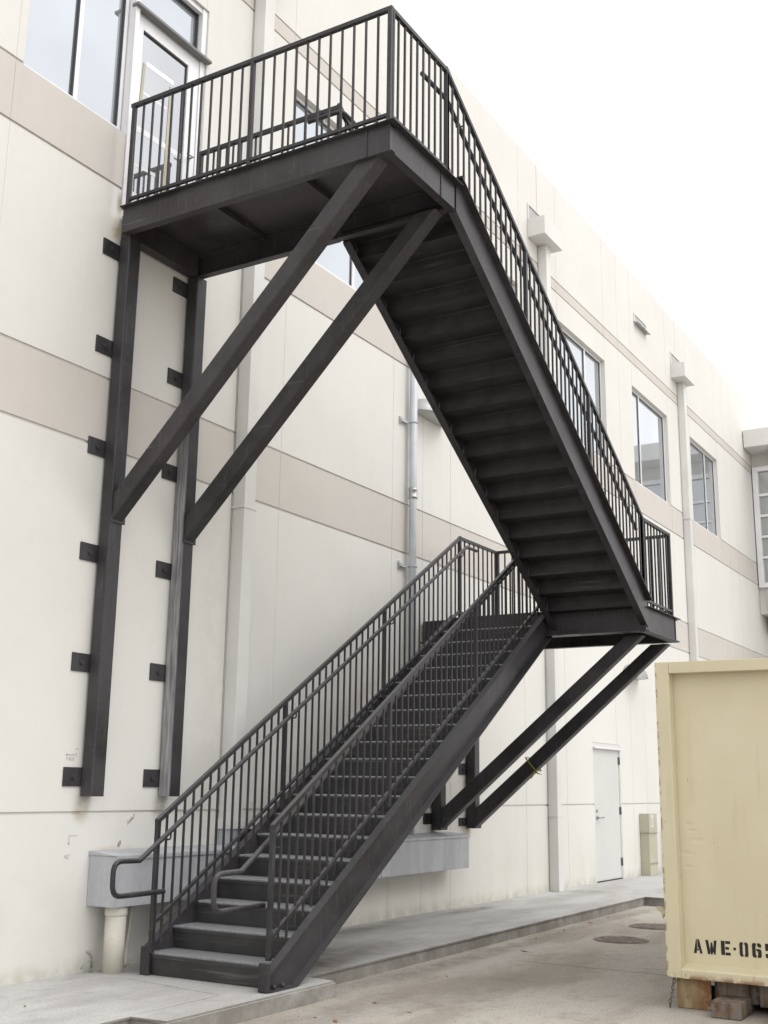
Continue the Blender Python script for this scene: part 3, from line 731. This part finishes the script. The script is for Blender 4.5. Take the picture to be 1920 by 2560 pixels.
# ------------------------------------------------------------------ railings
RN = [0]
BAL = []          # (p_low, p_high, railing)
def railing(p0, p1, zt0, zt1, zb0, zb1, posts, nb, foot0, foot1, ends=(True, True), label=None):
    """p0,p1 plan points; zt top of top rail; zb centre of bottom rail; posts as fractions; nb balusters per bay"""
    a, c = Vector((p0[0], p0[1], 0)), Vector((p1[0], p1[1], 0))
    def P(f, z0_, z1_): q = a.lerp(c, f); return Vector((q.x, q.y, z0_ + (z1_ - z0_) * f))
    bm = BM(); tw = .038; L = (c - a).length; slope = (zt1 - zt0) / L; vh = tw * math.hypot(1, slope); ex = .0185
    RN[0] += 1; dz = .0006 * (RN[0] % 4); u = (c - a).normalized(); sd_ = Vector((-u.y, u.x, 0)) * tw / 2
    A_ = P(-ex / L, zt0 - dz, zt1 - dz); B_ = P(1 + ex / L, zt0 - dz, zt1 - dz); dn = Vector((0, 0, -vh)); ch = .004
    sec = [sd_ * .99 + dn, sd_ - Vector((0, 0, ch)), sd_ * .85, -sd_ * .85, -sd_ - Vector((0, 0, ch)), -sd_ * .99 + dn]
    prism(bm, [A_ + q for q in sec], B_ - A_)
    r = part('railing', bm, 'rail', label=label)
    bm = BM(); bar(bm, P(0, zb0, zb1), P(1, zb0, zb1), .028, .028, (0, 0, 1)); obj('bottom_rail', bm, M['rail'], r)
    for f in posts:
        lo = P(f, foot0, foot1); hi = P(f, zt0 - tw * .7, zt1 - tw * .7)
        b = BM(); bar(b, lo, hi, .0372, .0372, (0, 1, 0), .003); obj('post', b, M['rail'], r)
    for (fa, fb) in zip(posts, posts[1:]):
        for i in range(1, nb + 1):
            f = fa + (fb - fa) * i / (nb + 1); BAL.append((P(f, foot0, foot1), P(f, zt0 - tw * .7, zt1 - tw * .7), r))
    return r
zr1, zr2 = 7.561, 4.556
# upper landing
railing((xa + .025, -.15), (xa + .025, yd + .025), zr1, zr1, z1 + .085, z1 + .085, (.005, .5, 1), 11, z1, z1)
railing((xa + .05, yd + .025), (7.865, yd + .025), zr1, zr1, z1 + .085, z1 + .085, (.0, 1), 8, z1, z1)
railing((7.865, -.15), (7.865, -1.79), zr1, zr1, z1 + .085, z1 + .085, (.005, .3, 1), 5, z1, z1)
# upper flight (outer, inner)
def zs_up(x): return zu0 - .637 * (x - 7.975) + .318
for y, lab in ((yd + .025, None), (UYI - .03, None)):
    xA_, xB_ = 7.868, 12.70
    railing((xA_, y), (xB_, y), zr1, zr2 - .0, zs_up(xA_) + .06 - .1, zs_up(xB_) + .07, (.0, .335, .663, 1), 14, zs_up(xA_) - .1, zs_up(xB_))
# lower landing
railing((12.67, -.545), (13.72, -.545), zr2 - .01, zr2 - .01, z2 + .085, z2 + .085, (.0, 1), 7, z2, z2)
railing((13.72, -.57), (13.72, y2 + .05), zr2 - .01, zr2 - .01, z2 + .085, z2 + .085, (.0, .5, 1), 10, z2, z2)
railing((12.70, y2 + .025), (13.72, y2 + .025), zr2, zr2, z2 + .085, z2 + .085, (.0, 1), 8, z2, z2)
# lower flight (inner by the wall, outer)
def zs_lo(x): return zb0 + SL * (x - 7.27) + .355
railing((7.355, YI - .042), (12.665, YI - .042), 1.205, zr2 - .01, .385, 3.60, (.0, .3205, .6605, 1), 15, zs_lo(7.355) - .01, zs_lo(12.665) - .02)
railing((7.40, YO + .042), (12.62, YO + .042), 1.19, 4.50, .345, 3.62, (.0, .33, .665, 1), 15, zs_lo(7.40) - .01, zs_lo(12.62) - .02)
# the hundred balusters that show largest stand as parts of their railing, the rest as one piece
def px(p):
    d = p - CAM; yaw, pit = R(31.13), R(13.365)
    fw = Vector((math.cos(yaw) * math.cos(pit), math.sin(yaw) * math.cos(pit), math.sin(pit))); return d.dot(fw)
BAL.sort(key=lambda q: -(q[1].z - q[0].z) / px(q[0]))
share = {}
for lo, hi, r in BAL[:100]:
    L = round(hi.z - lo.z, 3); key = (r.name, round(L, 2))
    if key in share:
        s0, l0 = share[key]; dup_part(s0, lo - l0, r)
    else:
        b = BM(); bar(b, lo, hi, .016, .016, (0, 1, 0)); share[key] = (obj('baluster', b, M['rail'], r), lo)
b = BM()
for lo, hi, r in BAL[100:]: bar(b, lo, hi, .016, .016, (0, 1, 0))
o = part('baluster', b, 'rail'); o['kind'] = 'stuff'

# handrails (round tube on brackets)
def handrail(pts, rad, brk, side, soft=None):
    bm = BM(); tube(bm, fillet(pts, rad, 5, soft), .0205, 12)
    h = part('handrail', bm, 'rail')
    for p in brk:
        k = BM(); p = Vector(p); tube(k, fillet([p + Vector((0, 0, -.018)), p + Vector((0, 0, -.075)), p + Vector((0, side * .085, -.075))], .03, 4), .007, 8); obj('handrail_bracket', k, M['rail'], h)
yh = YI - .042 - .085
def zh(x): return 1.0 + .6255 * (x - 7.25)
handrail([(7.37, yh, .637), (6.79, yh, .632), (6.785, yh, .89), (7.07, yh, .885), (12.70, yh, zh(12.70)), (12.98, yh, zh(12.70))], .09, [(7.42, yh, zh(7.42)), (9.12, yh, zh(9.12)), (10.92, yh, zh(10.92)), (12.6, yh, zh(12.6))], 1, (0, 1))
yh2 = YO + .042 + .085
def zh2(x): return .855 + .638 * (x - 7.15)
handrail([(7.43, yh2, .583), (6.83, yh2, .578), (6.825, yh2, .838), (7.135, yh2, .845), (12.5, yh2, zh2(12.5)), (12.6, yh2, zh2(12.5))], .09, [(7.5, yh2, zh2(7.5)), (9.16, yh2, zh2(9.16)), (10.9, yh2, zh2(10.9))], -1, (0, 1))
yh3 = yd + .025 + .08
def zh3(x): return 6.475 - .63 * (x - 9.45)
handrail([(7.57, yh3, 7.37), (8.02, yh3, 7.37), (8.1, yh3, zh3(8.1)), (12.72, yh3, zh3(12.72))], .05, [(9.53, yh3, zh3(9.53)), (11.12, yh3, zh3(11.12)), (8.2, yh3, zh3(8.2))], -1)
yh4 = UYI - .03 - .08
handrail([(7.785, -1.50, 7.43), (7.785, yh4, 7.43), (8.0, yh4, 7.42), (8.15, yh4, zh3(8.15)), (12.6, yh4, zh3(12.6))], .06, [(9.53, yh4, zh3(9.53)), (11.12, yh4, zh3(11.12))], 1)

# tape tied round a brace
bm = BM()
def bpos(x, y): 
    f = (y + cd) / (-2.82 + cd); return .975 + (3.2 - .975) * f
y = -.96; zc = bpos(13.9, y) + .12
n_ = Vector((0, .66, .75)); d_ = Vector((0, -.77, .64))
c0 = Vector((13.895, y, zc)); hw, hh = .09, .108
loop = [c0 + Vector((a * hw, 0, 0)) + n_ * b_ * hh for a, b_ in ((-1, -1), (1, -1), (1, 1), (-1, 1), (-1, -1))]
for p, q in zip(loop, loop[1:]): bar(bm, p, q, .016, .004, (q - p).cross(d_))
e = loop[0]
tube(bm, [e, e + Vector((-.03, -.03, -.03)), e + Vector((-.01, -.09, -.05))], [.010, .009, .003], 6); tube(bm, [e, e + Vector((-.02, .03, -.06)), e + Vector((-.03, .05, -.10))], [.010, .009, .003], 6)
obj('tape', bm, M['tape'], label='strip of yellow tape knotted round a lower brace', cat='tape')

# ------------------------------------------------------------------ roll-off container
XK = 9.07; yl, yr = -4.148, -6.60; zb_, zt_ = .105, 2.468; Ln = 5.6
ct = thing('waste_container', (XK + Ln / 2, (yl + yr) / 2, GZ), 'large beige steel container with black stencilled letters on its end', 'container')
bm = BM(); fw_, td = .112, .11
box(bm, XK, XK + td, yl - fw_, yl, zb_, zt_, .006); box(bm, XK, XK + td, yr, yr + fw_, zb_, zt_, .006)
box(bm, XK + .002, XK + td, yr + fw_ + .001, yl - fw_ - .001, zt_ - .09, zt_ - .001, .005)
prism(bm, [(XK + .001, yr + fw_ + .001, zb_), (XK + .001, yr + fw_ + .001, zb_ + .058), (XK + .012, yr + fw_ + .001, zb_ + .07), (XK + td + .01, yr + fw_ + .001, zb_ + .10), (XK + td + .01, yr + fw_ + .001, zb_)], (0, yl - yr - 2 * fw_ - .002, 0))
obj('end_frame', bm, M['beige'], ct)
bm = BM(); box(bm, XK + td + .001, XK + td + .02, yr + .01, yl - .01, zb_ + .01, zt_ - .01); obj('end_panel', bm, M['beige'], ct)
bm = BM(); box(bm, XK + td + .021, XK + Ln, yl - .07, yl - .02, zb_ + .02, zt_ - .02); box(bm, XK + td + .021, XK + Ln, yr + .02, yr + .07, zb_ + .02, zt_ - .02)
box(bm, XK + td + .021, XK + Ln, yr + .071, yl - .071, zb_ + .02, zb_ + .06); box(bm, XK + Ln - .05, XK + Ln, yr + .071, yl - .071, zb_ + .061, zt_ - .03)
for i in range(8):
    x = XK + .5 + i * .66
    box(bm, x, x + .08, yl - .0195, yl - .004, zb_ + .03, zt_ - .05); box(bm, x, x + .08, yr + .004, yr + .0195, zb_ + .03, zt_ - .05)
obj('body', bm, M['beige'], ct)
# side loops seen past the edge
def ring(x, z, r, rr, mat):
    k = BM(); tube(k, [(x, yl - .01 + .06 * math.sin(a), z + r * math.cos(a)) for a in [math.pi * i / 10 for i in range(11)]], rr, 8); return k
for (x, z, r, rr, m) in ((9.35, 2.12, .10, .014, 'beige'), (9.30, 1.565, .045, .009, 'rust'), (9.35, 1.03, .10, .014, 'beige'), (9.35, .37, .08, .013, 'beige')):
    obj('side_loop', ring(x, z, r, rr, m), M[m], ct)
bm = BM(); prism(bm, [(9.3, yl + .0, .57), (9.3, yl + .13, .585), (9.3, yl + .135, .56), (9.3, yl + .10, .54), (9.3, yl + .09, .50), (9.3, yl + .07, .54), (9.3, yl + .055, .50), (9.3, yl + .03, .49), (9.3, yl, .52)], (.03, 0, 0)); obj('tarp_hook', bm, M['beige'], ct)
# stencil lettering AWE·065
def poly(bm, x, pts): prism(bm, [(x, a, b) for a, b in pts], (.0015, 0, 0))
lt = BM(); XP = XK + td - .0006; tilt = -.000
def L_(y0, w, z0, h, rects):
    for r in rects: poly(lt, XP, [(y0 - u * w, z0 + v * h) for u, v in r])
def rc(u0, u1, v0, v1): return [(u0, v0), (u1, v0), (u1, v1), (u0, v1)]
zl = .277; hl = .101
L_(-4.330, .066, zl, hl, [[(0, 0), (.32, 0), (.40, .38), (.40, 1), (.30, 1)], [(.46, .42), (.62, .36), (.70, 0), (1, 0), (.66, 1), (.46, 1)], [(.40, .2), (.46, .2), (.6, .2), (.6, .34), (.4, .34)]])
L_(-4.420, .086, zl, hl, [[(0, 1), (.26, 1), (.42, .15), (.36, 0), (.2, 0)], [(.40, .35), (.48, .85), (.60, .85), (.68, .35), (.6, 0), (.46, 0)], [(.76, 0), (.86, 0), (1, 1), (.76, 1), (.64, .2)]])
L_(-4.537, .070, zl + .003, hl, [rc(0, .40, 0, 1), rc(.46, 1, 0, .2), rc(.46, .85, .4, .58), rc(.46, 1, .8, 1)])
lt_c = []
for i in range(10): lt_c.append((-4.638 + .011 * math.cos(i * .628), .329 + .011 * math.sin(i * .628)))
poly(lt, XP, lt_c)
L_(-4.674, .064, zl + .003, hl, [[(0, .12), (.12, 0), (.42, 0), (.42, .16), (.36, .2), (.36, .8), (.42, .84), (.42, 1), (.12, 1), (0, .88)], [(.58, 0), (.88, 0), (1, .12), (1, .88), (.88, 1), (.58, 1), (.58, .84), (.64, .8), (.64, .2), (.58, .16)]])
L_(-4.766, .068, zl + .004, hl, [[(0, .12), (.12, 0), (.44, 0), (.44, .16), (.38, .2), (.38, .8), (.44, .84), (.44, 1), (.12, 1), (0, .88)], [(.56, 0), (.88, 0), (1, .12), (1, .5), (.88, .6), (.44, .6), (.44, .46), (.62, .44), (.62, .2), (.56, .16)], [(.56, .84), (.64, .8), (.64, .72), (1, .72), (1, .88), (.88, 1), (.56, 1)]])
L_(-4.862, .068, zl + .006, hl, [[(0, .5), (.34, .5), (.34, .8), (.44, .8), (.44, 1), (0, 1)], rc(.5, 1, .8, 1), [(0, .3), (0, .1), (.12, 0), (.44, 0), (.44, .18), (.36, .22), (.36, .3)], [(.56, 0), (.88, 0), (1, .12), (1, .52), (.88, .64), (.42, .64), (.42, .46), (.62, .44), (.62, .2), (.56, .16)]])
obj('stencil_lettering', lt, M['black'], ct)
# running gear below
bm = BM(); box(bm, XK + .09, XK + .115, yl - .30, yl - .045, GZ + .004, zb_ - .002, .003); obj('skirt_plate', bm, M['board'], ct)
bm = BM(); box(bm, XK + .20, XK + .24, yr + .05, yl - .302, GZ + .06, zb_ + .018)
for i in range(13):
    y = yl - .37 - i * .155; box(bm, XK + .15, XK + .199, y - .035, y + .035, GZ + .055, zb_ - .002)
obj('under_frame', bm, M['rust'], ct)
sk = None
for y in (-4.625, -5.05, -5.72, -6.14):
    if sk is None:
        bm = BM(); box(bm, 8.9, XK + .148, y - .108, y + .108, GZ + .004, -.005, .006); box(bm, XK + .16, XK + Ln - .2, y - .09, y + .09, GZ + .004, zb_ + .015); sk = obj('skid_rail', bm, M['rust'], ct)
    else: dup_part(sk, (0, y + 4.625, 0), ct)
for y in (-4.43, -6.32):
    bm = BM(); cyl(bm, (XK + .30, y - .035, GZ + .075), .075, (0, .07, 0), 20); cyl(bm, (XK + .30, y - .05, GZ + .075), .02, (0, .1, 0), 10); obj('roller', bm, M['rubber'], ct)
# chain
bm = BM(); p = Vector((XK + .05, yl - .045, .10))
for i in range(9):
    q = p + Vector((-.004 * i, .0045 * i + random.uniform(-.003, .003), -.0245 * i)); hz = i % 2
    lp = [q + Vector((.010 * math.cos(a) * (1 - hz), .010 * math.cos(a) * hz, .018 * math.sin(a))) for a in [2 * math.pi * j / 10 for j in range(11)]]
    tube(bm, lp, .0042, 6, False)
obj('chain', bm, M['rust'], ct)

# ------------------------------------------------------------------ manholes, leaves, small litter
def manhole(x, y, r, label):
    t = thing('manhole_cover', (x, y, GZ), label, 'manhole cover', 'manhole covers in the pavement')
    b = BM(); cyl(b, (x, y, GZ + .001), r, (0, 0, .006), 40); obj('frame_ring', b, M['iron'], t)
    b = BM(); cyl(b, (x, y, GZ + .0075), r * .9, (0, 0, .005), 40)
    for i in range(-4, 5):
        for j in range(-4, 5):
            if math.hypot(i, j) < 4.2: box(b, x + i * r * .19 - .018, x + i * r * .19 + .018, y + j * r * .19 - .018, y + j * r * .19 + .018, GZ + .0128, GZ + .0165)
    obj('lid', b, M['iron'], t)
manhole(12.74, -2.47, .30, 'rusty manhole cover nearer the stairs, wholly in view')
manhole(14.2, -2.36, .30, 'rusty manhole cover farther off, half hidden by the beige container')
def leaf(x, y, z, s, rot):
    b = BM(); pts = [(-1, 0, .0), (-.4, .45, .12), (.3, .4, .05), (1, .05, .2), (.35, -.4, .1), (-.4, -.42, .0)]
    vs = [b.verts.new((x + s * (p[0] * math.cos(rot) - p[1] * math.sin(rot)), y + s * (p[0] * math.sin(rot) + p[1] * math.cos(rot)), z + .003 + s * p[2] * 1.5)) for p in pts]
    c = b.verts.new((x, y, z + .002))
    for i in range(6): b.faces.new((c, vs[i], vs[(i + 1) % 6]))
    return b
for (x, y, z, s) in ((7.98, -2.24, GZ, .03), (7.81, -2.63, GZ, .025), (7.22, -2.38, GZ, .035), (11.27, -1.98, GZ, .045), (7.25, -2.19, GZ, .02), (14.1, -1.6, GZ, .05), (9.4, -2.1, GZ, .02), (13.2, -1.62, GZ, .03), (12.3, -1.66, GZ, .03), (14.8, -1.56, GZ, .03)):
    obj('dry_leaf', leaf(x, y, z, s, random.uniform(0, 6)), M['leaf'], label='small dry brown leaf lying on the concrete pavement', cat='leaf', group='dry leaves on the pavement')
obj('dry_leaf', leaf(5.9, -.75, 0, .018, 1), M['leaf'], label='tiny reddish leaf lying on the near sidewalk', cat='leaf')

bm = BM(); rg = random.Random(11)
for i in range(420):
    x = rg.uniform(6, 17); k = rg.random()
    y = -1.6 - abs(rg.gauss(0, .16)) if k < .65 else rg.uniform(-3.9, -1.7)
    if x < 8.1: y -= .32
    r = rg.choice((.004, .005, .006, .009)); a = rg.uniform(0, 3)
    pts = [bm.verts.new((x + r * math.cos(a + j * 2.1) * rg.uniform(.7, 1.3), y + r * math.sin(a + j * 2.1), GZ + .0005)) for j in range(3)]
    t_ = bm.verts.new((x, y, GZ + r * rg.uniform(.4, 1)))
    for j in range(3): bm.faces.new((pts[j], pts[(j + 1) % 3], t_))
o = obj('grit', bm, paint('grit_brown', (.22, .17, .12), (.34, .29, .22), .9, nscale=20), label='scattered grit and leaf crumbs along the kerb foot', cat='grit', kind='stuff')

# ------------------------------------------------------------------ light, sky, camera
SUN_EL, SUN_AZ = R(52), None
sd = Vector((.12, -.62, .78)).normalized()      # towards the sun behind the cloud
sun = bpy.data.lights.new('sun', 'SUN'); sun.energy = .9; sun.angle = R(30); sun.color = (1, .97, .93)
so = bpy.data.objects.new('sun', sun); COL.objects.link(so); so.rotation_euler = sd.to_track_quat('Z', 'Y').to_euler(); so.location = (0, -20, 30)
w = bpy.data.worlds.new('World'); scene.world = w; w.use_nodes = True
t = w.node_tree; g = G(t); bg = t.nodes['Background']
sky = g.n('ShaderNodeTexSky', sky_type='NISHITA'); sky.sun_disc = False
sky.sun_elevation = math.asin(sd.z); sky.sun_rotation = math.atan2(sd.x, sd.y)
sky.air_density = 1.0; sky.dust_density = 4.0; sky.ozone_density = 1.0
hs = g.n('ShaderNodeHueSaturation'); hs.inputs['Saturation'].default_value = .10; g.link(sky.outputs[0], hs.inputs['Color'])
tc = g.n('ShaderNodeTexCoord'); nz = g.noise(g.scaled(tc.outputs['Generated'], (1, 1, 3)), 2.2, 5)
cloud = g.mix(g.mapr(nz, .3, .7), rgb((13.2, 13.2, 13.3)), rgb((15.2, 15.1, 15.0)))
g.link(g.mix(.88, hs.outputs[0], cloud), bg.inputs['Color']); bg.inputs['Strength'].default_value = .125
cam = bpy.data.cameras.new('camera'); co = bpy.data.objects.new('camera', cam); COL.objects.link(co); scene.camera = co
yaw, pit, rol = R(31.1319), R(13.3651), R(.7982)
fw = Vector((math.cos(yaw) * math.cos(pit), math.sin(yaw) * math.cos(pit), math.sin(pit)))
rt = Vector((math.sin(yaw), -math.cos(yaw), 0)); up = rt.cross(fw)
r2 = rt * math.cos(rol) + up * math.sin(rol); u2 = -rt * math.sin(rol) + up * math.cos(rol)
mw = Matrix((r2, u2, -fw)).transposed().to_4x4(); mw.translation = CAM
co.matrix_world = mw
cam.sensor_fit = 'VERTICAL'; cam.sensor_height = 36; cam.lens = 36 * 2887.44 / 2560
cam.clip_start = .05; cam.clip_end = 1500
scene.view_settings.view_transform = 'Standard'; scene.view_settings.look = 'None'; scene.view_settings.exposure = 0; scene.view_settings.gamma = 1
scene.render.resolution_x = 768; scene.render.resolution_y = 1024
scene.cycles.max_bounces = 6; scene.cycles.diffuse_bounces = 3; scene.cycles.glossy_bounces = 3
